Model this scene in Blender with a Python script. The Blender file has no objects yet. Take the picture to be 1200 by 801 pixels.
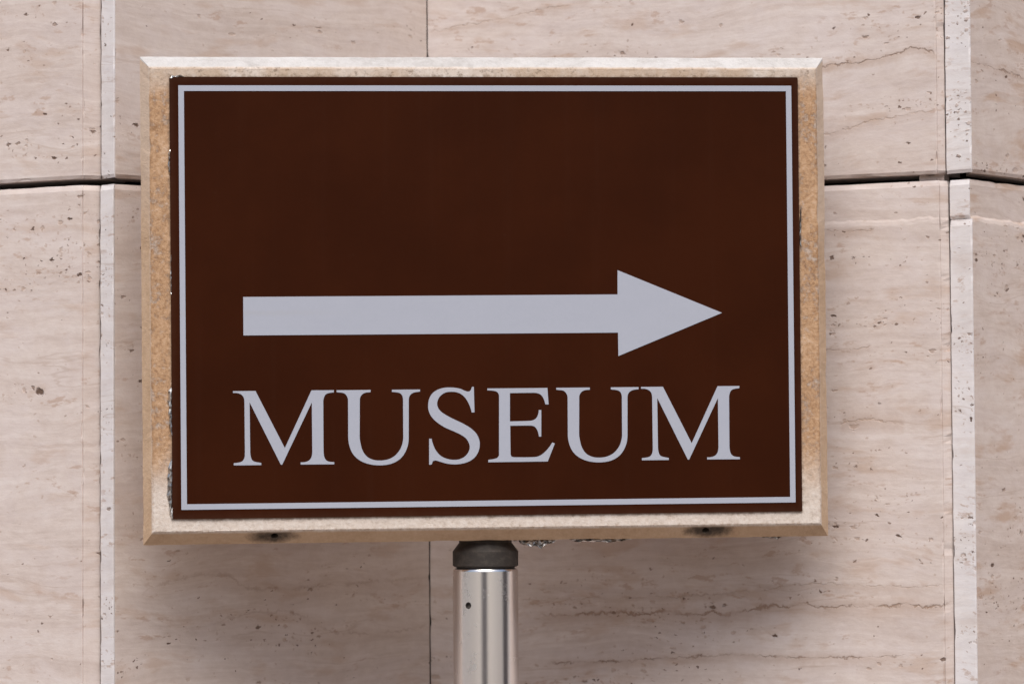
import bpy, bmesh, math, random
from mathutils import Vector, Matrix, noise
R = math.radians
S = bpy.context.scene
col = S.collection

# ------------------------------------------------------------------ camera
CAM_H = 1.60
PITCH, ROLL = R(2.52), 0.006
fw = Vector((0, math.cos(PITCH), math.sin(PITCH)))
up = Vector((0, -math.sin(PITCH), math.cos(PITCH)))
rt = Vector((1, 0, 0))
rt2 = rt * math.cos(ROLL) - up * math.sin(ROLL)
up2 = up * math.cos(ROLL) + rt * math.sin(ROLL)
cd = bpy.data.cameras.new('camera')
cam = bpy.data.objects.new('camera', cd)
col.objects.link(cam)
m = Matrix((rt2, up2, -fw)).transposed().to_4x4()
m.translation = (0, 0, CAM_H)
cam.matrix_world = m
cd.sensor_width = 36.0
cd.sensor_fit = 'HORIZONTAL'
cd.lens = 120.0
cd.clip_start = 0.05
cd.clip_end = 1000
cd.dof.use_dof = True
cd.dof.focus_distance = 2.95
cd.dof.aperture_fstop = 8
S.camera = cam

# ------------------------------------------------------------------ light
SUN_DIR = Vector((0.01, 0.61, -0.78)).normalized()       # the way the light travels
w = bpy.data.worlds.new('World')
S.world = w
w.use_nodes = True
nt = w.node_tree
sky = nt.nodes.new('ShaderNodeTexSky')
sky.sky_type = 'NISHITA'
sky.sun_disc = False
sky.sun_elevation = math.asin(-SUN_DIR.z)
sky.sun_rotation = math.atan2(-SUN_DIR.x, -SUN_DIR.y)
sky.air_density = 1.0
sky.dust_density = 3.0
bg = nt.nodes['Background']
bg.inputs['Strength'].default_value = 0.055
nt.links.new(sky.outputs[0], bg.inputs['Color'])
sl = bpy.data.lights.new('sun', 'SUN')
sl.energy = 1.5
sl.angle = R(44)
sl.color = (1.0, 0.955, 0.91)
so = bpy.data.objects.new('sun', sl)
col.objects.link(so)
so.rotation_euler = SUN_DIR.to_track_quat('-Z', 'Y').to_euler()
so.location = (-3, -2, 5)
S.view_settings.view_transform = 'Standard'
S.view_settings.look = 'None'
S.view_settings.exposure = 0.93
S.view_settings.gamma = 1.0
S.cycles.max_bounces = 6
S.cycles.diffuse_bounces = 3
S.cycles.glossy_bounces = 3
S.cycles.transmission_bounces = 0
S.view_settings.use_curve_mapping = False


# ------------------------------------------------------------------ node helper
class NT:
    def __init__(s, name):
        s.mat = bpy.data.materials.new(name)
        s.mat.use_nodes = True
        s.t = s.mat.node_tree
        s.b = s.t.nodes['Principled BSDF']

    def put(s, inp, v):
        if isinstance(v, X):
            s.t.links.new(v.k, inp)
        else:
            try:
                inp.default_value = v
            except Exception:
                inp.default_value = (*v, 1.0)

    def math(s, op, a, b=0.0, c=None, clamp=False):
        n = s.t.nodes.new('ShaderNodeMath')
        n.operation = op
        n.use_clamp = clamp
        s.put(n.inputs[0], a)
        s.put(n.inputs[1], b)
        if c is not None:
            s.put(n.inputs[2], c)
        return X(s, n.outputs[0])

    def vec(s, x, y, z=0.0):
        n = s.t.nodes.new('ShaderNodeCombineXYZ')
        for i, v in enumerate((x, y, z)):
            s.put(n.inputs[i], v)
        return X(s, n.outputs[0])

    def uv(s):
        n = s.t.nodes.new('ShaderNodeUVMap')
        n.uv_map = 'surface'
        q = s.t.nodes.new('ShaderNodeSeparateXYZ')
        s.t.links.new(n.outputs[0], q.inputs[0])
        return X(s, q.outputs[0]), X(s, q.outputs[1])

    def obj(s):
        n = s.t.nodes.new('ShaderNodeTexCoord')
        q = s.t.nodes.new('ShaderNodeSeparateXYZ')
        s.t.links.new(n.outputs['Object'], q.inputs[0])
        return [X(s, o) for o in q.outputs]

    def noise(s, v, detail=4, rough=0.55, dist=0.0, scale=1.0, flat=False):
        n = s.t.nodes.new('ShaderNodeTexNoise')
        if flat:
            n.noise_dimensions = '2D'
        s.put(n.inputs['Vector'], v)
        n.inputs['Scale'].default_value = scale
        n.inputs['Detail'].default_value = detail
        n.inputs['Roughness'].default_value = rough
        n.inputs['Distortion'].default_value = dist
        return X(s, n.outputs[0])

    def voro(s, v):
        n = s.t.nodes.new('ShaderNodeTexVoronoi')
        n.voronoi_dimensions = '2D'
        s.put(n.inputs['Vector'], v)
        n.inputs['Scale'].default_value = 1.0
        q = s.t.nodes.new('ShaderNodeSeparateXYZ')
        s.t.links.new(n.outputs['Color'], q.inputs[0])
        return X(s, n.outputs['Distance']), X(s, q.outputs[0]), X(s, q.outputs[1])

    def step(s, v, lo, hi, out0=0.0, out1=1.0):
        n = s.t.nodes.new('ShaderNodeMapRange')
        n.interpolation_type = 'SMOOTHSTEP'
        for i, q in enumerate((v, lo, hi, out0, out1)):
            s.put(n.inputs[i], q)
        return X(s, n.outputs[0])

    def mix(s, f, a, b, mode='MIX'):
        n = s.t.nodes.new('ShaderNodeMix')
        n.data_type = 'RGBA'
        n.blend_type = mode
        s.put(n.inputs[0], f)
        s.put(n.inputs[6], a if isinstance(a, X) else (*a, 1))
        s.put(n.inputs[7], b if isinstance(b, X) else (*b, 1))
        return X(s, n.outputs[2])

    def ramp(s, v, stops):
        n = s.t.nodes.new('ShaderNodeValToRGB')
        e = n.color_ramp.elements
        while len(e) < len(stops):
            e.new(0.5)
        for q, (p, c) in zip(e, stops):
            q.position = p
            q.color = (*c, 1)
        s.put(n.inputs[0], v)
        return X(s, n.outputs[0])

    def curve(s, v, pts):
        n = s.t.nodes.new('ShaderNodeFloatCurve')
        c = n.mapping.curves[0]
        while len(c.points) < len(pts):
            c.points.new(0.5, 0.5)
        for q, p in zip(c.points, pts):
            q.location = p
        n.mapping.update()
        s.put(n.inputs['Value'], v)
        return X(s, n.outputs[0])

    def bump(s, h, dist, strength=1.0):
        n = s.t.nodes.new('ShaderNodeBump')
        n.inputs['Distance'].default_value = dist
        n.inputs['Strength'].default_value = strength
        s.put(n.inputs['Height'], h)
        s.t.links.new(n.outputs[0], s.b.inputs['Normal'])

    def set(s, **kw):
        for k, v in kw.items():
            s.put(s.b.inputs[{'color': 'Base Color', 'rough': 'Roughness', 'metal': 'Metallic',
                              'spec': 'Specular IOR Level', 'coat': 'Coat Weight',
                              'coat_rough': 'Coat Roughness', 'aniso': 'Anisotropic'}[k]], v)
        return s.mat


class X:
    def __init__(s, t, k):
        s.t, s.k = t, k

    def __add__(s, o): return s.t.math('ADD', s, o)
    __radd__ = __add__
    def __mul__(s, o): return s.t.math('MULTIPLY', s, o)
    __rmul__ = __mul__
    def __sub__(s, o): return s.t.math('SUBTRACT', s, o)
    def __rsub__(s, o): return s.t.math('SUBTRACT', o, s)
    def abs(s): return s.t.math('ABSOLUTE', s)
    def max(s, o): return s.t.math('MAXIMUM', s, o)
    def min(s, o): return s.t.math('MINIMUM', s, o)
    def clamp(s): return s.t.math('ADD', s, 0.0, clamp=True)


# ------------------------------------------------------------------ travertine
def travertine(name, seed, tones, pits=1.0, veins=(), blot=0.3, pit_dark=1.0):
    """veins: (points [(u, v)...], half width, strength, wobble, colour)"""
    t = NT(name)
    u, v = t.uv()

    def nn(su, sv, k, detail=3, rough=0.58, vv=None):
        return t.noise(t.vec(u * su + (seed * 7.3 + k * 3.7), (v if vv is None else vv) * sv + (seed * 2.9 + k * 5.1)), detail, rough, flat=True)
    vw = v + (nn(5, 9, 0, 2) - 0.5) * 0.030
    layer = nn(1.7, 34, 1, 4, 0.6, vw)
    layer2 = nn(9, 190, 2, 4, 0.65, vw)
    mott = nn(60, 95, 3, 4, 0.62, vw)
    big = nn(3.2, 5, 4, 2)
    fine = nn(800, 1000, 5, 2, 0.7)
    tone = layer * 0.34 + layer2 * 0.26 + mott * 0.24 + big * 0.16 + (fine - 0.5) * 0.12
    c = t.ramp(tone, [(0.34, tones[0]), (0.50, tones[1]), (0.64, tones[2])])
    # mauve grey clouds in the cream
    mv = t.step(nn(16, 34, 16, 4, 0.62, vw), 0.44, 0.62)
    c = t.mix(mv * 0.35, c, t.mix(0.5, (tones[2][0] * 0.97, tones[2][1] * 0.985, tones[2][2] * 1.06), c))
    # faint tan patches
    pt = t.step(nn(13, 46, 6, 4, 0.6, vw), 0.55, 0.72)
    c = t.mix(pt * blot * 1.5, c, (0.49, 0.35, 0.265))
    # thin wandering bedding lines, dark and pale, that come and go
    msk = t.step(nn(5, 16, 7, 3), 0.50, 0.70)
    rid = (nn(3.0, 30, 8, 4, 0.6, vw) - 0.5).abs()
    c = t.mix(t.step(rid, 0.022, 0.0) * msk * 0.34, c, (0.40, 0.29, 0.225))
    rid = (nn(4.0, 34, 9, 4, 0.6, vw) - 0.5).abs()
    c = t.mix(t.step(rid, 0.020, 0.0) * t.step(msk, 0.7, 0.0) * 0.16, c, (0.80, 0.73, 0.69))
    # short dashes along the beds
    dash = t.step(nn(55, 420, 10, 3, 0.6, vw), 0.60, 0.74)
    c = t.mix(dash * 0.16, c, (0.42, 0.315, 0.255))
    height = mott * 0.35
    smr = t.step(nn(42, 120, 14, 4, 0.66, vw), 0.585, 0.68) * t.step(nn(4, 17, 15, 3, 0.6, vw), 0.46, 0.60)
    c = t.mix(smr * 0.62, c, (0.45, 0.315, 0.245))
    # pits: three sizes, gathered in beds
    bed = t.step(nn(4.5, 24, 11, 4, 0.62, vw), 0.48, 0.70)
    rag = nn(230, 270, 12, 2, 0.6) - 0.5
    rag2 = nn(230, 270, 13, 2, 0.6) - 0.5
    for (su, sv, dens, lo, rad, off) in ((40, 78, 0.085, 0.003, 0.27, 1), (100, 170, 0.17, 0.007, 0.36, 2), (240, 360, 0.25, 0.012, 0.44, 3)):
        d, r1, r2 = t.voro(t.vec(u * su + rag * (su * 0.0055) + (seed * 3.3 + off), vw * sv + rag2 * (sv * 0.0045) + seed * 1.7))
        lim = 1.0 - (bed * dens + lo) * (pits * 1.35)
        keep = t.step(r1, lim, 1.0)
        rr = (0.30 + 0.70 * keep) * rad
        pm = t.step(d, rr, rr * 0.45) * t.math('GREATER_THAN', r1, lim)
        dk = t.step(r2, 0.55, 0.98)
        pc = t.mix(dk * pit_dark, (0.43, 0.31, 0.245), (0.115, 0.066, 0.046))
        c = t.mix(pm * (0.55 + 0.40 * dk), c, pc)
        if off < 3:
            height = height - pm * (0.35 + dk * 0.9)
    for (pts, hw, st, wb, cc) in veins:
        us = [p[0] for p in pts]
        vs = [p[1] for p in pts]
        u0, u1 = min(us), max(us)
        v0, v1 = min(vs) - 0.01, max(vs) + 0.01
        q = [((a - u0) / (u1 - u0), (b - v0) / (v1 - v0)) for a, b in pts]
        q.sort()
        uu = (u - u0) * (1.0 / (u1 - u0))
        cv = t.curve(uu.clamp(), q) * (v1 - v0) + v0
        k = hw * 9000
        wv = (t.noise(t.vec(u * 42, seed + k), 4, 0.62, flat=True) - 0.5) * wb + (nn(150, 170, k, 4, 0.7) - 0.5) * 0.0075
        dd = v - cv + wv
        wid = t.noise(t.vec(u * 60, seed + k + 3), 4, 0.65, flat=True)
        wid = (wid * 3.4 - 0.95).max(0.15) * hw
        brk = t.step(t.noise(t.vec(u * 34, seed + k + 9), 3, 0.6, flat=True), 0.36, 0.58)
        win = t.step(uu, -0.03, 0.05) * t.step(uu, 1.03, 0.95)
        core = t.step(dd.abs(), wid, 0.0) * win * (0.22 + 0.78 * brk)
        halo = t.step((dd + 0.0015).abs(), hw * 6.5, 0.0) * win * (0.35 + 0.65 * nn(40, 90, k + 2, 3))
        c = t.mix(halo * 0.75 * st, c, (0.44, 0.315, 0.245))
        c = t.mix(core * st, c, cc)
        if st > 0.4:
            height = height - core * (0.6 * st)
    t.bump(height, 0.0013, 0.8)
    return t.set(color=c, rough=0.62, spec=0.28)


TONE_C = ((0.525, 0.438, 0.398), (0.618, 0.536, 0.498), (0.690, 0.622, 0.592))
TONE_B = ((0.510, 0.420, 0.372), (0.602, 0.514, 0.466), (0.675, 0.598, 0.556))
TONE_S = ((0.660, 0.620, 0.615), (0.745, 0.715, 0.715), (0.800, 0.780, 0.785))

# ------------------------------------------------------------------ mesh helpers
def link(name, me, mat, parent=None, loc=None, rot=None):
    o = bpy.data.objects.new(name, me)
    col.objects.link(o)
    if mat and not me.materials:
        me.materials.append(mat)
    if parent:
        o.parent = parent
    if loc is not None:
        o.location = loc
    if rot is not None:
        o.rotation_euler = rot
    return o


def empty(name, loc, label=None, cat=None):
    o = bpy.data.objects.new(name, None)
    o.empty_display_size = 0.1
    col.objects.link(o)
    o.location = loc
    if label:
        o['label'] = label
        o['category'] = cat
    return o


def mesh(name, vs, fs, smooth=False):
    me = bpy.data.meshes.new(name)
    me.from_pydata([tuple(v) for v in vs], [], fs)
    bm = bmesh.new()
    bm.from_mesh(me)
    bmesh.ops.recalc_face_normals(bm, faces=bm.faces)
    bm.to_mesh(me)
    bm.free()
    if smooth:
        for p in me.polygons:
            p.use_smooth = True
    return me


def box(name, c, s):
    x, y, z = (q / 2 for q in s)
    vs = [(c[0] + a * x, c[1] + b * y, c[2] + d * z) for a in (-1, 1) for b in (-1, 1) for d in (-1, 1)]
    return mesh(name, vs, [(0, 1, 3, 2), (4, 6, 7, 5), (0, 4, 5, 1), (2, 3, 7, 6), (0, 2, 6, 4), (1, 5, 7, 3)])


def nz(x, y, z=0.0):
    return noise.noise(Vector((x, y, z)))


# ------------------------------------------------------------------ a slab of the wall
def slab_mesh(name, path, z0, z1, thick, seed, recess=None, chip=0.0016, arris=(), zfine=(1.40, 2.10), step=0.005, u0=0.0, zstep=0.003,
              back0=None):
    """path: plan polyline of the visible face, left to right. recess=(z, depth) sets the face back above z."""
    P = [Vector((a, b, 0)) for a, b in path]
    pts, isar, us = [], [], []
    acc = u0
    for i in range(len(P) - 1):
        L = (P[i + 1] - P[i]).length
        n = max(1, int(L / step))
        fr = [k / n for k in range(n)]
        if n > 2:
            fr = [0.0, 0.0012 / L] + fr[1:] + [1 - 0.0012 / L]
        for f in fr:
            pts.append(P[i].lerp(P[i + 1], f))
            isar.append(1.0 if f == 0 else 0.0)
            us.append(acc + L * f)
        acc += L
    pts.append(P[-1]); isar.append(1.0); us.append(acc)
    N = len(pts)
    inw = []
    for i in range(N):
        t = (pts[min(i + 1, N - 1)] - pts[max(i - 1, 0)]).normalized()
        inw.append(Vector((-t.y, t.x, 0)))
    zs = []
    z = z0
    while z < z1 - 0.002:
        zs.append(z)
        z += zstep if zfine[0] < z < zfine[1] else 0.05
    if z1 - zs[-1] < 0.003:
        zs.pop()
    zs.append(z1)
    if recess:
        zr = recess[0]
        zs = [q for q in zs if abs(q - zr) > 0.0045] + [zr - 0.0030, zr, zr + 0.0022]
        zs.sort()
    M = len(zs)
    vs, uvs = [], []
    for j, z in enumerate(zs):
        for i in range(N):
            d = 0.0
            if isar[i]:
                q = nz(z * 45, seed + i * 0.37, 3.0) + 0.5 * nz(z * 120, seed + i * 0.71, 5.0)
                d += max(0.0, q - 0.30) * chip * 2.6 + (0.5 + nz(z * 70, seed, i)) * chip * 0.25
            zz = z
            if j in (0, M - 1):
                sgn = 1 if j == 0 else -1
                e = max(0, nz(us[i] * 55, seed + 9, j) - 0.1) * 0.0040 + abs(nz(us[i] * 260, seed + 4, j)) * 0.0010
                zz += sgn * e
                d += 0.0012 + max(0, nz(us[i] * 40, seed + 19, j)) * 0.002
            if recess:
                zr, dep = recess
                e = nz(us[i] * 45, seed + 31) * 0.0018 + nz(us[i] * 200, seed + 33) * 0.0009
                if abs(z - zr) < 0.0035:
                    zz += e * 1.5
                if z > zr + 0.001:
                    d += dep
                elif z > zr - 0.001:
                    d += dep * 0.35
            p = pts[i] + inw[i] * d
            vs.append((p.x, p.y, zz))
            uvs.append((us[i], zz))
    fs = []
    for j in range(M - 1):
        for i in range(N - 1):
            a = j * N + i
            fs.append((a, a + 1, a + N + 1, a + N))
    # sides and back
    tl = (P[1] - P[0]).normalized() if len(P) < 3 else (P[-1] - P[0]).normalized()
    bn = Vector((-tl.y, tl.x, 0)) * thick
    base = len(vs)
    b0 = P[0] + (Vector(back0) if back0 else bn)
    for (p, z) in ((b0, z0), (P[-1] + bn, z0), (b0, z1), (P[-1] + bn, z1)):
        vs.append((p.x, p.y, z)); uvs.append((p.x, z))
    fs.append(tuple(reversed(range(N))) + (base, base + 1))
    fs.append(tuple(range((M - 1) * N, M * N)) + (base + 3, base + 2))
    fs.append(tuple(j * N for j in range(M)) + (base + 2, base))
    fs.append(tuple(reversed([j * N + N - 1 for j in range(M)])) + (base + 1, base + 3))
    fs.append((base, base + 2, base + 3, base + 1))
    me = mesh(name, vs, fs)
    ul = me.uv_layers.new(name='surface')
    for lp in me.loops:
        ul.data[lp.index].uv = uvs[lp.vertex_index]
    return me


# ------------------------------------------------------------------ pavement
t = NT('pavement_concrete')
ox, oy, oz = t.obj()
n1 = t.noise(t.vec(ox * 3, oy * 3, 0), 6)
n2 = t.noise(t.vec(ox * 120, oy * 120, 0), 3)
t.bump(n2, 0.003, 0.5)
pave_mat = t.set(color=t.ramp(n1 * 0.7 + n2 * 0.3, [(0.35, (0.42, 0.37, 0.335)), (0.65, (0.54, 0.485, 0.45))]), rough=0.85)
t = NT('bounce_cut_ground')
ox, oy, oz = t.obj()
n1 = t.noise(t.vec(ox * 5, oy * 5, 0), 6)
n2 = t.noise(t.vec(ox * 150, oy * 150, 0), 3)
t.bump(n2, 0.003, 0.5)
near_mat = t.set(color=t.ramp(n1 * 0.6 + n2 * 0.4, [(0.35, (0.185, 0.130, 0.095)), (0.65, (0.270, 0.200, 0.150))]), rough=0.85)
pn = link('bounce_cut_sheet', mesh('bounce_cut_sheet', [(-13, -10, 0.004), (13, -10, 0.004), (13, 3.05, 0.004), (-13, 3.05, 0.004)], [(0, 1, 2, 3)]), near_mat)  # dark sheet over the unseen ground, added to cut bounce light on the wall
pn['kind'] = 'structure'
pv = link('pavement', mesh('pavement', [(-200, -200, 0), (200, -200, 0), (200, 200, 0), (-200, 200, 0)], [(0, 1, 2, 3)]), pave_mat)
pv['kind'] = 'structure'

# ------------------------------------------------------------------ unseen house and gate, added for the dark bands the post mirrors
t = NT('pale_render')
x, y, z = t.obj()
n1 = t.noise(t.vec(x * 0.8, y * 0.8, z * 0.8), 5)
facade_mat = t.set(color=t.mix(n1, (0.50, 0.43, 0.39), (0.60, 0.53, 0.49)), rough=0.85)
t = NT('dark_timber')
x, y, z = t.obj()
dark_mat = t.set(color=t.mix(t.noise(t.vec(x * 40, y * 40, z * 2), 4), (0.050, 0.040, 0.045), (0.085, 0.070, 0.075)), rough=0.6)
opp = empty('added_house', (0, -11.0, 0), 'unseen house block with dark double door, added for the reflections in the post', 'house')
link('wall', box('wall', (-1.1, -2.5, 2.1), (5.0, 5.0, 4.2)), facade_mat, opp)
link('cornice', box('cornice', (-1.1, -2.5, 4.31), (5.3, 5.3, 0.22)), facade_mat, opp)
for dx in (-1.66, -0.06):
    dr = link('door', box('door', (dx, 0.04, 1.75), (1.56, 0.06, 3.5)), dark_mat, opp)
    link('handle', box('handle', (dx + (0.62 if dx < -1 else -0.62), 0.10, 1.1), (0.03, 0.05, 0.3)), facade_mat, dr)
link('step', box('step', (-0.86, 0.3, 0.08), (4.0, 0.6, 0.16)), facade_mat, opp)
gate = empty('added_gate', (3.6, 2.15, 0), 'unseen dark board gate, added beside the wall to reflect as a band in the post', 'gate')
for k in range(8):
    link('board', box('board', (0, -0.90 + 0.18 * k, 1.45), (0.05, 0.172, 2.9)), dark_mat, gate)
for zq in (0.4, 2.4):
    link('rail', box('rail', (0.05, -0.27, zq), (0.05, 1.44, 0.14)), dark_mat, gate)

# ------------------------------------------------------------------ the folded wall
ZU, ZL = CAM_H + 0.2797, CAM_H + 0.2740          # underside of the upper course, top of the lower one
YR, YV, XV = 3.020, 3.247, -0.0790               # ridges, valley
PER = 0.7515


def ray(px, py):
    return (px - 600) / 4000 * rt2 - (py - 400.5) / 4000 * up2 + fw


def on_facet(a, b, px, py):
    """where the photo's pixel meets the vertical facet through plan points a, b -> (u along it, z)"""
    A, B = Vector((*a, 0)), Vector((*b, 0))
    e = (B - A).normalized()
    n = Vector((-e.y, e.x, 0))
    d = ray(px, py)
    k = A.dot(n) / d.dot(n)
    p = d * k
    return (Vector((p.x, p.y, 0)) - A).dot(e), p.z + CAM_H


wall = empty('stone_wall', (0, 3.2, 0), 'beige travertine wall folded in upright ridges behind the museum sign', 'wall')


def wpart(name, me, mat, parent=None):
    if parent is None:
        o = link(name, me, mat, wall)
        o.location = (0, -3.2, 0)
    else:
        o = link(name, me, mat, parent)
    return o


BROWN, TAN, PALE = (0.27, 0.175, 0.125), (0.44, 0.31, 0.23), (0.47, 0.34, 0.26)
TH = 0.040
GAP = 0.0006

for course in (0, 1, 2):
    z0, z1 = ((ZU, ZU + 0.62), (CAM_H - 0.86, ZL), (0.0, CAM_H - 0.866))[course]
    fine = (1.40, 2.12)
    lo = course > 0
    # ridge lines (plan x): end of the left facing slab's flat, start and end of the edge strip
    xa, xl, xs = (-0.3793, -0.3634, -0.3505) if not lo else (-0.3794, -0.3643, -0.3515)
    xc, xr, xq = (0.3782, 0.3865, 0.4062) if not lo else (0.3799, 0.3890, 0.4063)
    angB, angD = R(38), R(50)
    sd = 3.0 + course * 11
    # --- left facing slabs A, C (and one further on each side)
    Apath = [(XV - PER, YV), (xa - 0.0006, YR - 0.0062), (xa, YR - 0.0055), (xa + 0.0007, YR - 0.0063), (xl - GAP, YR + 0.0010)]
    Cpath = [(XV, YV), (xc - 0.0005, YR - 0.0032), (xc, YR - 0.0027), (xc + 0.0006, YR - 0.0033), (xr - GAP, YR + 0.0010)]
    # --- right facing ones: an edge strip that stands proud, then the face falling back
    pkB = (xs, YR - (xs - xl) * math.tan(R(52)))
    eB = Vector((math.cos(angB), math.sin(angB)))
    pkD = (xq, YR - (xq - xr) * math.tan(R(40)))
    eD = Vector((math.cos(angD), math.sin(angD)))
    strips = {}
    for key, (xi, pk, e, endx) in dict(B=(xl, pkB, eB, XV - 0.0013), D=(xr, pkD, eD, None)).items():
        s1 = Vector(pk)
        if key == 'B':                       # runs exactly into the valley
            e = (Vector((XV, YV)) - s1).normalized()
        inn = Vector((-e.y, e.x))
        s0 = s1 + inn * ((s1.x - xi) / e.y)
        L = (Vector((XV, YV)) - s1).length - 0.0012 if key == 'B' else (YV - s1.y) / e.y
        tck = 0.0014
        start = s1 + e * (tck + 0.0002)
        strips[key] = (s0, s1, e, tck, start, start + e * (L - tck))
    # veins from the photograph, laid into the slab they run through
    vC, vD, vB = [], [], []
    if course == 0:
        F = lambda pts: [on_facet(Cpath[0], Cpath[1], *p) for p in pts]
        vC = [(F([(955, 82), (973, 77), (1000, 73), (1033, 68), (1060, 60), (1077, 57), (1097, 66)]), 0.0012, 0.75, 0.006, BROWN),
              (F([(500, 38), (540, 31), (583, 23), (640, 10), (693, 2)]), 0.0011, 0.55, 0.004, TAN),
              (F([(960, 160), (985, 155), (1030, 139), (1060, 134), (1095, 128)]), 0.0014, 0.45, 0.008, TAN)]
        G = lambda pts: [on_facet((strips['D'][4]), (strips['D'][5]), *p) for p in pts]
        vD = [(G([(1136, 73), (1150, 75), (1165, 80), (1180, 84), (1200, 92)]), 0.0012, 0.75, 0.005, BROWN)]
    elif course == 1:
        F = lambda pts: [on_facet(Cpath[0], Cpath[1], *p) for p in pts]
        vC = [(F([(610, 703), (700, 700), (760, 699), (800, 698), (880, 692), (969, 683), (1030, 687), (1104, 686)]), 0.0009, 0.55, 0.006, PALE),
              (F([(630, 719), (700, 719), (760, 717), (800, 718), (850, 717), (910, 710), (1010, 710), (1112, 708)]), 0.0024, 0.85, 0.012, (0.33, 0.22, 0.16)),
              (F([(640, 776), (720, 774), (800, 770), (865, 767), (960, 770), (1060, 768)]), 0.0012, 0.70, 0.004, BROWN),
              (F([(968, 270), (1000, 271), (1024, 268)]), 0.0010, 0.6, 0.003, TAN),
              (F([(965, 409), (1004, 409), (1020, 405)]), 0.0010, 0.6, 0.003, TAN),
              (F([(985, 497), (1015, 491), (1040, 494), (1060, 496)]), 0.0022, 0.6, 0.004, TAN)]
        G = lambda pts: [on_facet(strips['B'][4], strips['B'][5], *p) for p in pts]
        vB = [(G([(165, 697), (220, 676), (255, 672), (300, 690), (400, 684), (500, 676)]), 0.0030, 0.38, 0.006, (0.33, 0.22, 0.165)),
              (G([(250, 730), (330, 716), (400, 741), (500, 733)]), 0.0018, 0.38, 0.006, (0.33, 0.22, 0.165))]
    mA = travertine('travertine_left_face', sd + 1, TONE_C, 0.9, (), 0.25)
    mC = travertine('travertine_main_face', sd + 2, TONE_C, 0.9, vC, 0.30)
    mB = travertine('travertine_return_face', sd + 3, TONE_B, 0.9, vB, 0.30)
    mD = travertine('travertine_return_face', sd + 4, TONE_B, 1.1, vD, 0.50)
    mS = travertine('travertine_cut_edge', sd + 5, TONE_S, 1.1, (), 0.10)
    mS2 = travertine('travertine_cut_edge', sd + 6, TONE_S, 1.5, (), 0.14)
    rec = (CAM_H + 0.2388, 0.0022) if course == 1 else None
    recC = (CAM_H + 0.2388, 0.0009) if course == 1 else None
    stp = 0.005 if course < 2 else 0.03
    a = wpart('slab', slab_mesh('slab', Apath, z0, z1, TH, sd + 1, zfine=fine, step=stp), mA)
    c = wpart('slab', slab_mesh('slab', Cpath, z0, z1, TH, sd + 2, recC, zfine=fine, step=stp), mC)
    for key, mat, ms, sdd, rc in (('B', mB, mS, 3, None), ('D', mD, mS2, 4, rec)):
        s0, s1, e, tck, p0, p1 = strips[key]
        o = wpart('slab', slab_mesh('slab', [tuple(p0), tuple(p1)], z0, z1, TH, sd + sdd, rc, zfine=fine, step=stp, back0=(0.0, TH, 0)), mat)
        # the strip's own face runs from s0 to s1; above the rebate it is cut back with the face
        if rc:
            cut = s1 + (s0 - s1).normalized() * rc[1] * 1.05
            lowm = slab_mesh('edge_strip', [tuple(s0), tuple(s1)], z0, rc[0], tck, sd + 7, zfine=fine, step=0.004)
            topm = slab_mesh('edge_strip', [tuple(s0), tuple(cut)], rc[0] + 0.0004, z1, tck, sd + 8, zfine=fine, step=0.004)
            wpart('edge_strip', lowm, ms, o)
            wpart('edge_strip', topm, ms, o)
        else:
            wpart('edge_strip', slab_mesh('edge_strip', [tuple(s0), tuple(s1)], z0, z1, tck, sd + 7, zfine=fine, step=0.004), ms, o)
    # the folds carry on outside the picture
    s0, s1, e, tck, p0, p1 = strips['D']
    b0 = wpart('slab', slab_mesh('slab', [(XV - PER - 0.29, YR), (XV - PER - 0.0015, YV - 0.001)], z0, z1, TH, sd + 15, step=0.03), mB)
    c2 = wpart('slab', slab_mesh('slab', [(p1.x + 0.0015, YV), (p1.x + 0.465, YR)], z0, z1, TH, sd + 16, step=0.03), mC)

t = NT('dark_backing')
backing = t.set(color=(0.05, 0.042, 0.036), rough=0.9)
# masonry core behind the slabs
core = []
zz0, zz1 = 0.0, CAM_H + 0.85
plan = [(-1.12, 3.105), (XV - PER, 3.315), (-0.365, 3.085), (XV, 3.315), (0.40, 3.085), (0.592, 3.330), (1.05, 3.105)]
vs = [(x, y, zz0) for x, y in plan] + [(1.05, 3.6, zz0), (-1.12, 3.6, zz0)]
k = len(vs)
vs += [(x, y, zz1) for x, y, z in vs]
fs = [(i, (i + 1) % k, k + (i + 1) % k, k + i) for i in range(k)] + [tuple(range(k)), tuple(range(k, 2 * k))]
wpart('core', mesh('core', vs, fs), backing)

# a smear of mortar that closes the joint next to the right hand ridge
mm = travertine('joint_mortar', 71.0, TONE_C, 0.4, (), 0.2)
q0, q1 = Vector((0.364, 3.0345)), Vector((0.3850, 3.0265))
wpart('mortar', slab_mesh('mortar', [tuple(q0), tuple(q1)], ZL - 0.001, ZU + 0.001, 0.02, 71, step=0.003, chip=0.001), mm)

# ------------------------------------------------------------------ the sign
YAW, TILT, SROLL = R(5.999296), R(1.49062384), R(0.33504886)
RM = (Matrix.Rotation(YAW, 3, 'Z') @ Matrix.Rotation(TILT, 3, 'X') @ Matrix.Rotation(-SROLL, 3, 'Y'))
BC = Vector((-0.02014, 2.94, CAM_H + 0.169248))
POST = Vector((-0.0243, 2.986))
sign = empty('museum_sign', (POST.x, POST.y, 0), 'brown museum sign with white right-pointing arrow on stone board and steel post', 'sign')


def spart(name, me, mat, parent=None):
    """parts of the board: local x right, y away from the viewer, z up, metres, origin at the plate's centre"""
    if parent is None:
        o = link(name, me, mat, sign)
        o.matrix_local = Matrix.Translation(BC - Vector((POST.x, POST.y, 0))) @ RM.to_4x4()
    else:
        o = link(name, me, mat, parent)
    return o


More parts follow.
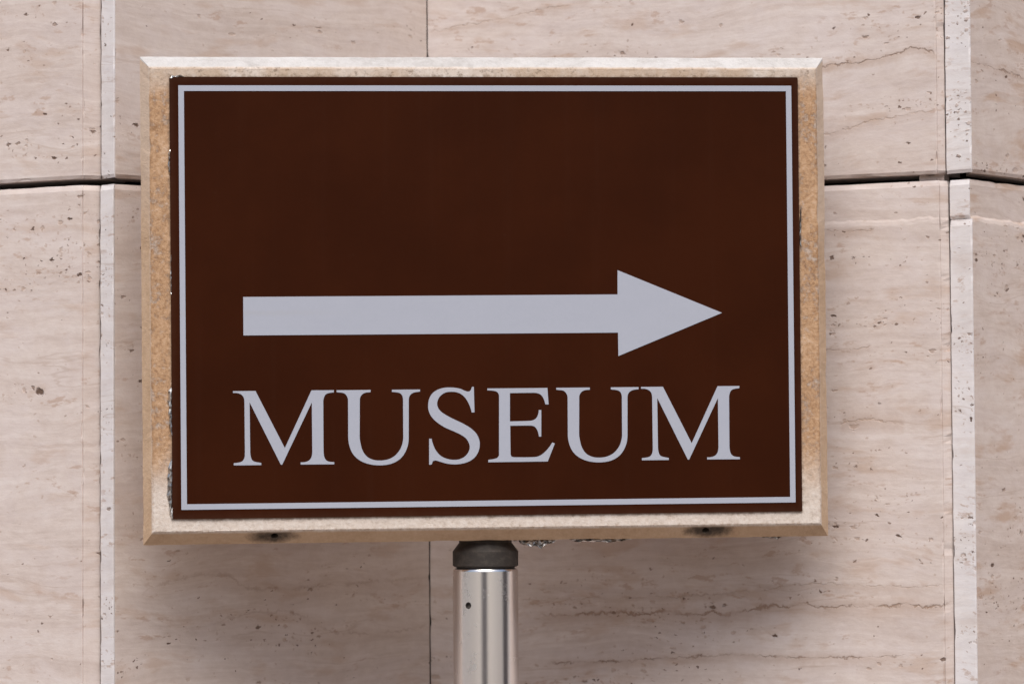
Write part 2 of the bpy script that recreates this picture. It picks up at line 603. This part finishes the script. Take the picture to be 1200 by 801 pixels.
# stone board
t = NT('board_stone')
x, y, z = t.obj()
grain = t.noise(t.vec(x * 420, y * 420, z * 420), 5, 0.65)
speck = t.noise(t.vec(x * 150, y * 150, z * 150), 5, 0.7)
cloud = t.noise(t.vec(x * 22, y * 22, z * 14), 5, 0.6)
ax = x.abs()
# rust brown stain soaked into the two upright margins, fading out at the lower corners and the top
side = t.step(ax, 0.262, 0.276)
stain = side * t.step(z + (cloud - 0.5) * 0.10, -0.185, -0.120) * t.step(z + (cloud - 0.5) * 0.05, 0.200, 0.170)
topst = t.step(z, 0.176, 0.190) * t.step(cloud + grain * 0.3, 0.52, 0.80) * t.step(y, 0.004, 0.001)
clean = t.ramp(grain * 0.5 + speck * 0.5, [(0.30, (0.44, 0.36, 0.30)), (0.45, (0.63, 0.545, 0.475)), (0.62, (0.73, 0.66, 0.60))])
rust = t.ramp(grain * 0.30 + speck * 0.35 + cloud * 0.35, [(0.40, (0.17, 0.085, 0.042)), (0.48, (0.40, 0.235, 0.125)), (0.55, (0.52, 0.330, 0.195)), (0.66, (0.62, 0.455, 0.33))])
front = t.step(y, 0.0035, 0.0015)
c = t.mix(stain * front * t.step(speck + cloud * 0.6, 0.55, 0.80, 0.35, 1.0), clean, rust)
c = t.mix(topst * front * 0.6, c, (0.42, 0.27, 0.15))
# dark grit gathered along the upper margin
gn = t.noise(t.vec(x * 190, y * 190, z * 260), 4, 0.7)
grit = t.step(gn, 0.54, 0.70) * t.step(z + (cloud - 0.5) * 0.06, 0.170, 0.187) * front
blot = t.step(t.noise(t.vec(x * 75, 4.0, z * 60), 4, 0.65), 0.58, 0.70) * side * front * t.step(z, -0.15, 0.02, 0.35, 1.0)
c = t.mix(blot * 0.55, c, (0.21, 0.105, 0.045))
pale = t.step(t.noise(t.vec(x * 110, 9.0, z * 110), 4, 0.65), 0.58, 0.70) * front
c = t.mix(pale * 0.35, c, (0.70, 0.60, 0.52))
c = t.mix(grit * 0.62, c, (0.14, 0.09, 0.055))
# grime creeping out from under the plate and along the arrises
edge = t.step((ax - 0.2726).max(z.abs() - 0.1888).abs() + (speck - 0.5) * 0.012, 0.0030, -0.0010)
c = t.mix(edge * front * 0.55, c, (0.19, 0.115, 0.065))
rimd = t.step((ax - 0.2888).max(z - 0.1962).max(-0.1995 - z).abs() + (grain - 0.45) * 0.007, 0.0014, -0.0010)
# sawn chamfers: pale on top, honey coloured at the sides and below
cham = 1.0 - front
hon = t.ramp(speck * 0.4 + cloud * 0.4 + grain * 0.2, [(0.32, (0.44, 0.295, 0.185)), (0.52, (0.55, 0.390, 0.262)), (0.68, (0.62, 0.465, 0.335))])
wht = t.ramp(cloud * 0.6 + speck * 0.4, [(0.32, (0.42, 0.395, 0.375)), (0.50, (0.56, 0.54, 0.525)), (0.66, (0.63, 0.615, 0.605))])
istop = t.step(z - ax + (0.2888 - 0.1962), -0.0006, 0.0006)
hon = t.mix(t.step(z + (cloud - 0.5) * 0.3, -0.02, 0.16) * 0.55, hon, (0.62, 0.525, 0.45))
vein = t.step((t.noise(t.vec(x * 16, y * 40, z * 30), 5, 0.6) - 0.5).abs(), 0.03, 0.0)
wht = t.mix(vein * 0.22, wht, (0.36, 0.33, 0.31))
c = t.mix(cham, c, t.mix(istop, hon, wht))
c = t.mix(rimd * 0.40, c, (0.36, 0.21, 0.11))
# soot round the two bolt holes under the board
for hx in (-0.1856, 0.1883):
    dx = (x - hx)
    dz = (z + 0.2045)
    d2 = (dx * dx * 0.16 + dz * dz * 1.6)
    sm = t.step(d2 + (cloud - 0.45) * 0.00016 + (speck - 0.5) * 0.00010, 0.000120, 0.000010)
    c = t.mix(sm * cham * 0.95, c, (0.035, 0.026, 0.020))
t.bump(grain * 0.6 + speck * 0.9, 0.0013, 0.6)
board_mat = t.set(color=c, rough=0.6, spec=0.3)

HX, ZT, ZB = 0.2975, 0.2070, -0.2110
FX, FT, FB = 0.2888, 0.1962, -0.1995
THK, CH = 0.040, 0.011


def ring(hx, zt, zb, y, amp, seed, n=(150, 105)):
    """rectangle outline with slightly worn, uneven arris"""
    out = []
    cs = [(-hx, zt), (hx, zt), (hx, zb), (-hx, zb)]
    for s in range(4):
        a, b = cs[s], cs[(s + 1) % 4]
        k = n[s % 2]
        for i in range(k):
            f = i / k
            px, pz = a[0] + (b[0] - a[0]) * f, a[1] + (b[1] - a[1]) * f
            q = nz(px * 60 + seed, pz * 60, seed) * 0.5 + nz(px * 240, pz * 240, seed + 5) * 0.5
            chipq = max(0, nz(px * 35, pz * 35, seed + 8) - 0.28) * 2.2
            ins = amp * (q * 0.6 + chipq)
            if s == 0: pz -= ins
            elif s == 1: px -= ins
            elif s == 2: pz += ins
            else: px += ins
            out.append((px, y + max(0, ins) * 0.5, pz))
    return out


rings = [ring(HX, ZT, ZB, THK, 0.0, 1), ring(HX, ZT, ZB, CH, 0.0006, 2),
         ring(FX + 0.0006, FT + 0.0006, FB - 0.0006, 0.0016, 0.0008, 3), ring(FX - 0.0004, FT - 0.0004, FB + 0.0004, 0.0010, 0.0006, 4)]
vs, fs = [], []
K = len(rings[0])
for r_ in rings:
    vs += r_
for a in range(3):
    for i in range(K):
        j = (i + 1) % K
        fs.append((a * K + i, a * K + j, (a + 1) * K + j, (a + 1) * K + i))
fs.append(tuple(range(K)))
fs.append(tuple(range(3 * K, 4 * K)))
bme = mesh('stone_board', vs, fs)


def cut(me, cutters):
    """real holes: boolean difference, evaluated once"""
    o = bpy.data.objects.new('tmp', me)
    col.objects.link(o)
    tmp = []
    for cme, mtx in cutters:
        q = bpy.data.objects.new('tmpc', cme)
        col.objects.link(q)
        q.matrix_world = mtx
        md = o.modifiers.new('b', 'BOOLEAN')
        md.operation = 'DIFFERENCE'
        md.solver = 'EXACT'
        md.object = q
        tmp.append(q)
    dg = bpy.context.evaluated_depsgraph_get()
    dg.update()
    res = bpy.data.meshes.new_from_object(o.evaluated_get(dg))
    for q in tmp + [o]:
        bpy.data.objects.remove(q)
    return res


def cyl(r, h, n=24):
    me = bpy.data.meshes.new('cyl')
    bm = bmesh.new()
    bmesh.ops.create_cone(bm, cap_ends=True, segments=n, radius1=r, radius2=r, depth=h)
    bm.to_mesh(me)
    bm.free()
    return me


nrm = Vector((0, -0.72, -0.69)).normalized()
cutm = []
for hx in (-0.1856, 0.1883):
    mt = Matrix.Translation((hx, 0.0055, -0.2045)) @ nrm.to_track_quat('Z', 'Y').to_matrix().to_4x4()
    cutm.append((cyl(0.0032, 0.030), mt))
bme2 = cut(bme, cutm)
bme2.materials.clear()
bme2.name = 'stone_board'
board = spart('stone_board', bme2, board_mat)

# dark wall plugs sitting deep in the two holes
t = NT('black_plug')
plug_mat = t.set(color=(0.012, 0.010, 0.009), rough=0.8)
for hx in (-0.1856, 0.1883):
    pm = cyl(0.0031, 0.004)
    pm.transform(Matrix.Translation(Vector((hx, 0.0055, -0.2045)) - nrm * 0.008) @ nrm.to_track_quat('Z', 'Y').to_matrix().to_4x4())
    spart('plug', pm, plug_mat, board)

# brown plate
t = NT('brown_enamel')
x, y, z = t.obj()
n1 = t.noise(t.vec(x * 9, 0.0, z * 9), 5)
n2 = t.noise(t.vec(x * 700, 0.0, z * 700), 2)
dust = t.step(t.noise(t.vec(x * 160, 1.0, z * 160), 3, 0.7), 0.66, 0.80)
c = t.mix(t.step(n1, 0.35, 0.65), (0.0315, 0.0066, 0.0013), (0.0375, 0.0080, 0.0016))
streak = t.step(t.noise(t.vec(x * 90, 3.0, z * 2.5), 4, 0.6), 0.52, 0.75)
c = t.mix(streak * 0.006, c, (0.30, 0.20, 0.16))
c = t.mix(dust * 0.05, c, (0.25, 0.16, 0.12))
# dust that settled along the rim of the plate
rim = t.step(z.abs(), 0.1800, 0.1885).max(t.step(x.abs(), 0.2650, 0.2725))
c = t.mix(rim * 0.05 * t.noise(t.vec(x * 120, 2.0, z * 120), 4), c, (0.30, 0.21, 0.16))
t.bump(n2, 0.0002, 0.15)
scr = t.step((t.noise(t.vec(x * 3 + z * 2, 5.0, z * 60), 3) - 0.5).abs(), 0.006, 0.0)
plate_mat = t.set(color=c, rough=t.math('ADD', 0.42 + n1 * 0.12, scr * 0.05), spec=0.06)


def sheet(name, outline, y0, y1):
    """flat outline (x, z) given thickness from y0 (back) to y1 (front)"""
    n = len(outline)
    bm = bmesh.new()
    f = [bm.verts.new((a, y1, b)) for a, b in outline]
    k = [bm.verts.new((a, y0, b)) for a, b in outline]
    face = bm.faces.new(f)
    bm.normal_update()
    bk = bm.faces.new(list(reversed(k)))
    for i in range(n):
        j = (i + 1) % n
        bm.faces.new((f[i], f[j], k[j], k[i]))
    bm.normal_update()
    bmesh.ops.triangulate(bm, faces=[face, bk], quad_method='BEAUTY', ngon_method='EAR_CLIP')
    bmesh.ops.recalc_face_normals(bm, faces=bm.faces)
    me = bpy.data.meshes.new(name)
    bm.to_mesh(me)
    bm.free()
    return me


PX, PZ = 0.2726, 0.1888
ol = []
for (cx, cz, a0) in ((PX, PZ, 0), (-PX, PZ, 90), (-PX, -PZ, 180), (PX, -PZ, 270)):
    rr = 0.0012
    for s in range(5):
        a = R(a0 + s * 22.5)
        ol.append((cx - math.copysign(rr, cx) + rr * math.cos(a), cz - math.copysign(rr, cz) + rr * math.sin(a)))
pm = sheet('plate', ol, 0.0014, -0.0006)
plate = spart('plate', pm, plate_mat)

t = NT('white_film')
x, y, z = t.obj()
n1 = t.noise(t.vec(x * 30, 0.0, z * 60), 5, 0.6)
n2 = t.noise(t.vec(x * 260, 0.0, z * 260), 4, 0.7)
smear = t.step((z + 0.0135 + (n1 - 0.5) * 0.004).abs(), 0.004, 0.0) * t.step(x, -0.10, -0.20)
c = t.mix(n1 * 0.5 + n2 * 0.5, (0.375, 0.402, 0.475), (0.435, 0.460, 0.535))
c = t.mix(smear * 0.18, c, (0.38, 0.37, 0.36))
t.bump(n2, 0.0002, 0.2)
film = t.set(color=c, rough=0.45, spec=0.3)

Y0, Y1 = -0.00062, -0.00095


def bar_frame():
    ox, oz, ix, iz = 0.26585, 0.1812, 0.2611, 0.1764
    cx, cz = 0.0009, 0.00024
    O = [(-ox, oz), (ox, oz), (ox, -oz), (-ox, -oz)]
    I = [(-ix, iz), (ix, iz), (ix, -iz), (-ix, -iz)]
    vs = []
    for yy in (Y1, Y0):
        vs += [(a + cx, yy, b + cz) for a, b in O] + [(a + cx, yy, b + cz) for a, b in I]
    fs = []
    for i in range(4):
        j = (i + 1) % 4
        fs += [(i, j, 4 + j, 4 + i), (8 + i, 12 + i, 12 + j, 8 + j), (i, 8 + i, 8 + j, j), (4 + i, 4 + j, 12 + j, 12 + i)]
    return mesh('border_line', vs, fs)


spart('border_line', bar_frame(), film, plate)
ARROW = [(-211.0, 0.3), (112.3, 0.6), (112.5, 21.6), (203.7, -15.9), (112.5, -52.7), (112.4, -32.45), (-211.0, -32.6)]
spart('arrow', sheet('arrow', [(a / 1000, b / 1000) for a, b in ARROW], Y0, Y1), film, plate)

GLYPH = {
'M': [(-220.3, -80.1), (-201.1, -80.1), (-176.4, -129.2), (-153.2, -80.0), (-134.0, -80.0), (-134.1, -81.9), (-137.9, -82.4), (-140.9, -83.5), (-142.5, -86.1), (-143.2, -89.9), (-143.3, -131.6), (-142.8, -136.6), (-141.4, -139.6), (-138.9, -141.1), (-134.2, -141.7), (-134.2, -143.5), (-163.0, -143.4), (-163.0, -141.6), (-158.5, -141.2), (-155.4, -139.7), (-153.6, -137.0), (-152.9, -132.5), (-153.0, -90.3), (-178.8, -143.4), (-179.9, -143.4), (-206.2, -89.8), (-206.0, -131.9), (-205.5, -136.4), (-204.1, -139.5), (-201.6, -140.7), (-196.6, -141.7), (-196.6, -143.5), (-220.1, -143.5), (-220.1, -141.6), (-215.6, -141.1), (-212.6, -139.9), (-210.9, -136.9), (-210.5, -131.9), (-210.6, -89.8), (-211.1, -85.9), (-212.9, -83.4), (-216.1, -81.9), (-220.3, -81.6)],
'U': [(-131.7, -80.1), (-102.5, -80.1), (-102.5, -82.0), (-107.4, -82.6), (-110.4, -84.6), (-111.8, -88.1), (-112.2, -119.8), (-111.5, -125.8), (-109.8, -131.9), (-106.3, -137.0), (-101.3, -139.8), (-95.7, -140.7), (-88.7, -140.0), (-82.6, -137.2), (-78.0, -132.2), (-75.7, -127.2), (-74.7, -121.2), (-74.6, -88.5), (-75.6, -84.6), (-78.1, -82.8), (-84.2, -81.9), (-84.1, -80.1), (-59.9, -80.1), (-59.9, -81.9), (-65.5, -82.8), (-68.5, -85.0), (-69.7, -88.5), (-70.0, -121.2), (-70.9, -128.3), (-74.0, -135.3), (-78.6, -140.3), (-85.7, -143.7), (-94.8, -144.8), (-103.8, -143.8), (-111.4, -140.9), (-117.4, -135.8), (-120.8, -128.8), (-122.0, -120.7), (-121.9, -88.5), (-123.0, -85.0), (-125.5, -82.7), (-131.7, -81.8)],
'S': [(-15.0, -78.2), (-13.4, -78.2), (-13.0, -100.1), (-15.4, -100.3), (-16.5, -96.1), (-19.0, -90.5), (-22.5, -85.9), (-27.1, -83.1), (-32.6, -82.3), (-38.2, -83.0), (-42.8, -86.2), (-45.0, -90.7), (-44.9, -94.8), (-42.4, -98.8), (-37.4, -102.4), (-31.3, -105.7), (-24.2, -109.1), (-17.2, -113.2), (-12.1, -117.8), (-9.4, -122.9), (-8.7, -127.9), (-9.8, -133.5), (-12.8, -138.5), (-17.9, -142.2), (-24.0, -144.1), (-30.6, -144.7), (-37.2, -144.0), (-42.8, -142.4), (-46.8, -141.2), (-49.3, -141.6), (-50.4, -144.6), (-52.6, -144.8), (-52.4, -122.4), (-50.2, -122.5), (-49.5, -126.0), (-47.2, -131.6), (-43.2, -136.7), (-38.2, -139.5), (-31.6, -140.8), (-25.5, -140.1), (-20.4, -136.9), (-17.6, -131.9), (-17.8, -127.3), (-20.3, -122.8), (-24.3, -119.7), (-30.4, -116.6), (-38.5, -113.0), (-45.5, -108.4), (-50.0, -103.8), (-52.5, -98.7), (-53.0, -94.2), (-52.2, -88.7), (-49.3, -83.6), (-44.2, -80.2), (-38.2, -78.7), (-31.1, -78.7), (-25.0, -79.8), (-21.0, -81.6), (-17.9, -82.2), (-16.2, -81.2)],
'E': [(-1.7, -79.7), (50.4, -79.7), (51.3, -94.0), (48.5, -93.8), (47.2, -89.4), (45.0, -85.9), (41.5, -84.1), (36.9, -83.8), (17.8, -83.9), (17.6, -108.2), (34.6, -107.9), (38.7, -107.0), (41.3, -104.5), (42.6, -100.5), (42.7, -98.7), (44.9, -98.7), (44.7, -121.6), (42.7, -121.6), (41.9, -117.7), (40.2, -114.1), (37.7, -112.4), (34.1, -112.0), (17.8, -112.0), (17.9, -136.2), (18.6, -138.5), (21.1, -139.1), (39.4, -139.1), (43.5, -137.9), (47.6, -135.0), (51.8, -130.4), (54.3, -126.7), (56.4, -127.7), (50.1, -143.1), (-1.5, -143.2), (-1.4, -141.1), (3.3, -140.5), (6.4, -139.6), (7.9, -137.1), (8.4, -86.5), (7.4, -83.5), (4.9, -82.0), (-1.7, -81.3)],
}


def smooth(pts):
    """round the curved runs of an outline, keep its corners"""
    n = len(pts)
    P = [Vector(p) for p in pts]
    def turn(i):
        a, b = P[i] - P[i - 1], P[(i + 1) % n] - P[i]
        return abs(a.angle_signed(b)) if a.length > 1e-6 and b.length > 1e-6 else 9
    soft = [turn(i) < R(42) for i in range(n)]
    out = []
    for i in range(n):
        p0, p1, p2, p3 = P[i - 1], P[i], P[(i + 1) % n], P[(i + 2) % n]
        out.append(tuple(p1))
        L = (p2 - p1).length
        if L < 20 and (soft[i] or soft[(i + 1) % n]):
            m1 = (p2 - p0).normalized() * L if soft[i] else (p2 - p1)
            m2 = (p3 - p1).normalized() * L if soft[(i + 1) % n] else (p2 - p1)
            for s in (0.25, 0.5, 0.75):
                h1, h2 = 2 * s ** 3 - 3 * s ** 2 + 1, -2 * s ** 3 + 3 * s ** 2
                h3, h4 = s ** 3 - 2 * s ** 2 + s, s ** 3 - s ** 2
                out.append(tuple(p1 * h1 + p2 * h2 + m1 * h3 + m2 * h4))
    return out


for g, dx, dz in (('M', 0, 0), ('U', 0, 0), ('S', 0, 0), ('E', 0, 0), ('U', 189.8, 0.45), ('M', 352.3, 0.55)):
    lt = spart('letter', sheet('letter', [((a + dx) / 1000, (b + dz) / 1000) for a, b in smooth(GLYPH[g])], Y0, Y1), film, plate)
    lt['label'] = 'white serif capital letter ' + g

# ------------------------------------------------------------------ crumpled foil squeezed out round the plate and under the board
t = NT('crumpled_foil')
x, y, z = t.obj()
n1 = t.noise(t.vec(x * 500, y * 500, z * 500), 3)
foil_mat = t.set(color=t.mix(t.step(t.noise(t.vec(x * 300, y * 300, z * 300), 2), 0.35, 0.55), (0.26, 0.235, 0.21), (0.60, 0.585, 0.57)), metal=1.0, rough=0.34)
random.seed(5)


def foil(name, a, b, w, along_z, yb, n=13, seed=0, hang=False):
    """a narrow crushed ribbon from a to b (board coordinates), width w"""
    vs, fs = [], []
    k = 4
    for i in range(n + 1):
        f = i / n
        ww = w * (0.35 + 0.65 * abs(math.sin(f * math.pi)) ** 0.5) * (0.65 + 0.7 * abs(nz(f * 9, seed)))
        for j in range(k):
            g = j / (k - 1)
            if hang:
                px = a[0] + (b[0] - a[0]) * f + random.uniform(-1, 1) * 0.0008
                pz = a[1] + (b[1] - a[1]) * f - g * ww + random.uniform(-1, 1) * 0.0006
                py = yb + random.uniform(-1, 1) * 0.0022
            else:
                px = a[0] + (b[0] - a[0]) * f - g * ww + random.uniform(-1, 1) * 0.0004
                pz = a[1] + (b[1] - a[1]) * f + random.uniform(-1, 1) * 0.0010
                py = yb - math.sin(g * math.pi) * 0.0014 + random.uniform(-1, 1) * 0.0007
            vs.append((px, py, pz))
    for i in range(n):
        for j in range(k - 1):
            q = i * k + j
            fs.append((q, q + 1, q + k + 1, q + k))
    me = mesh(name, vs, fs)
    ob = spart('foil', me, foil_mat)
    md = ob.modifiers.new('thickness', 'SOLIDIFY')
    md.thickness = 0.00025
    return ob


def zpx(py):          # photo row near the plate's left edge -> board z
    return 0.1882 - (py - 91) * (0.3776 / 518)


foil('foil', (-PX + 0.0006, zpx(455)), (-PX + 0.0006, zpx(509)), 0.0048, True, 0.0004, seed=1)
foil('foil', (-PX + 0.0006, zpx(538)), (-PX + 0.0006, zpx(608)), 0.0058, True, 0.0004, seed=2)
foil('foil', (-PX + 0.0006, zpx(176)), (-PX + 0.0006, zpx(206)), 0.0026, True, 0.0004, seed=3)
foil('foil', (-PX + 0.0006, zpx(300)), (-PX + 0.0006, zpx(345)), 0.0015, True, 0.0004, seed=4)
foil('foil', (PX + 0.0022, zpx(246)), (PX + 0.0018, zpx(292)), 0.0022, True, 0.0004, seed=7)
foil('foil', (-PX + 0.001, 0.1885), (-PX + 0.012, 0.1898), 0.0022, True, 0.0006, n=6, seed=8)
foil('foil', (0.026, -0.2103), (0.058, -0.2103), 0.0085, False, 0.016, seed=9, hang=True)
foil('foil', (0.070, -0.2103), (0.125, -0.2103), 0.0050, False, 0.015, seed=10, hang=True)
foil('foil', (0.238, -0.2103), (0.258, -0.2103), 0.0034, False, 0.014, n=7, seed=12, hang=True)

# ------------------------------------------------------------------ post
t = NT('polished_steel')
x, y, z = t.obj()
st = t.noise(t.vec(x * 900, y * 900, z * 6), 3, 0.6)
sp = t.noise(t.vec(x * 70, y * 70, z * 50), 5, 0.7)
dirt = t.step(sp, 0.58, 0.76)
wave = t.noise(t.vec(x * 14, y * 14, z * 3.0), 2)
t.bump(wave * 0.5 + st * 0.004, 0.0004, 0.3)
steel = t.set(color=t.mix(dirt * 0.25, (0.93, 0.905, 0.89), (0.40, 0.34, 0.30)), metal=1.0,
              rough=t.math('ADD', 0.19 + st * 0.06, dirt * 0.22))
t = NT('black_rubber')
x, y, z = t.obj()
n1 = t.noise(t.vec(x * 130, y * 130, z * 200), 5, 0.7)
t.bump(n1, 0.001, 0.4)
rubber = t.set(color=t.mix(t.step(n1, 0.42, 0.75), (0.036, 0.030, 0.026), (0.070, 0.058, 0.048)), rough=0.6, spec=0.35)


def lathe(name, prof, n=64, close=False):
    vs, fs = [], []
    for r_, z_ in prof:
        for i in range(n):
            a = 2 * math.pi * i / n
            vs.append((r_ * math.cos(a), r_ * math.sin(a), z_))
    m_ = len(prof)
    for k in range(m_ - 1):
        for i in range(n):
            j = (i + 1) % n
            fs.append((k * n + i, k * n + j, (k + 1) * n + j, (k + 1) * n + i))
    if close:
        k = m_ - 1
        for i in range(n):
            j = (i + 1) % n
            fs.append((k * n + i, k * n + j, j, i))
    else:
        fs.append(tuple(range(n)))
        fs.append(tuple(range((m_ - 1) * n, m_ * n)))
    return mesh(name, vs, fs, True)


RP = 0.0284
ZP = CAM_H - 0.0660            # rim of the tube
tube = lathe('post', [(RP, 0.006), (RP, 0.30), (RP, ZP - 0.006), (RP, ZP - 0.0026), (RP, ZP - 0.0022), (RP - 0.0007, ZP - 0.0006), (RP - 0.0018, ZP), (RP - 0.0026, ZP - 0.0006), (RP - 0.0028, 0.006)], 128, True)
hx = -0.0149
hy = -math.sqrt(RP ** 2 - hx ** 2)
hn = Vector((hx, hy, 0)).normalized()
hz = CAM_H - 0.0975
mt = Matrix.Translation((hx, hy, hz)) @ hn.to_track_quat('Z', 'Y').to_matrix().to_4x4()
tube2 = cut(tube, [(cyl(0.0029, 0.02), mt)])
tube2.name = 'post'
tube2.materials.clear()
for p in tube2.polygons:
    p.use_smooth = True
tube2.set_sharp_from_angle(angle=R(30))
post = link('post', tube2, steel, sign)

# rubber plug between tube and board
zt = CAM_H - 0.0415
prof = [(RP - 0.0030, ZP - 0.050), (RP - 0.0030, ZP + 0.0010), (RP - 0.0010, ZP + 0.0016), (RP + 0.0002, ZP + 0.0026), (RP + 0.0003, ZP + 0.0148),
        (RP - 0.0054, ZP + 0.0224), (RP - 0.0056, zt + 0.004)]
cm = lathe('collar', prof, 64)
cm.set_sharp_from_angle(angle=R(28))
link('collar', cm, rubber, sign)
# foot plate on the pavement
fp = cyl(0.075, 0.006, 48)
fp.transform(Matrix.Translation((0, 0, 0.003)))
link('base_plate', fp, steel, sign)
for k in range(4):
    a = R(45 + 90 * k)
    bt = cyl(0.007, 0.006, 6)
    bt.transform(Matrix.Translation((0.058 * math.cos(a), 0.058 * math.sin(a), 0.009)))
    link('bolt', bt, steel, sign)
# bracket that carries the board on the plug, behind the stone
bo = spart('bracket', box('bracket', (-0.004, THK + 0.0021, -0.150), (0.10, 0.004, 0.1)), steel)
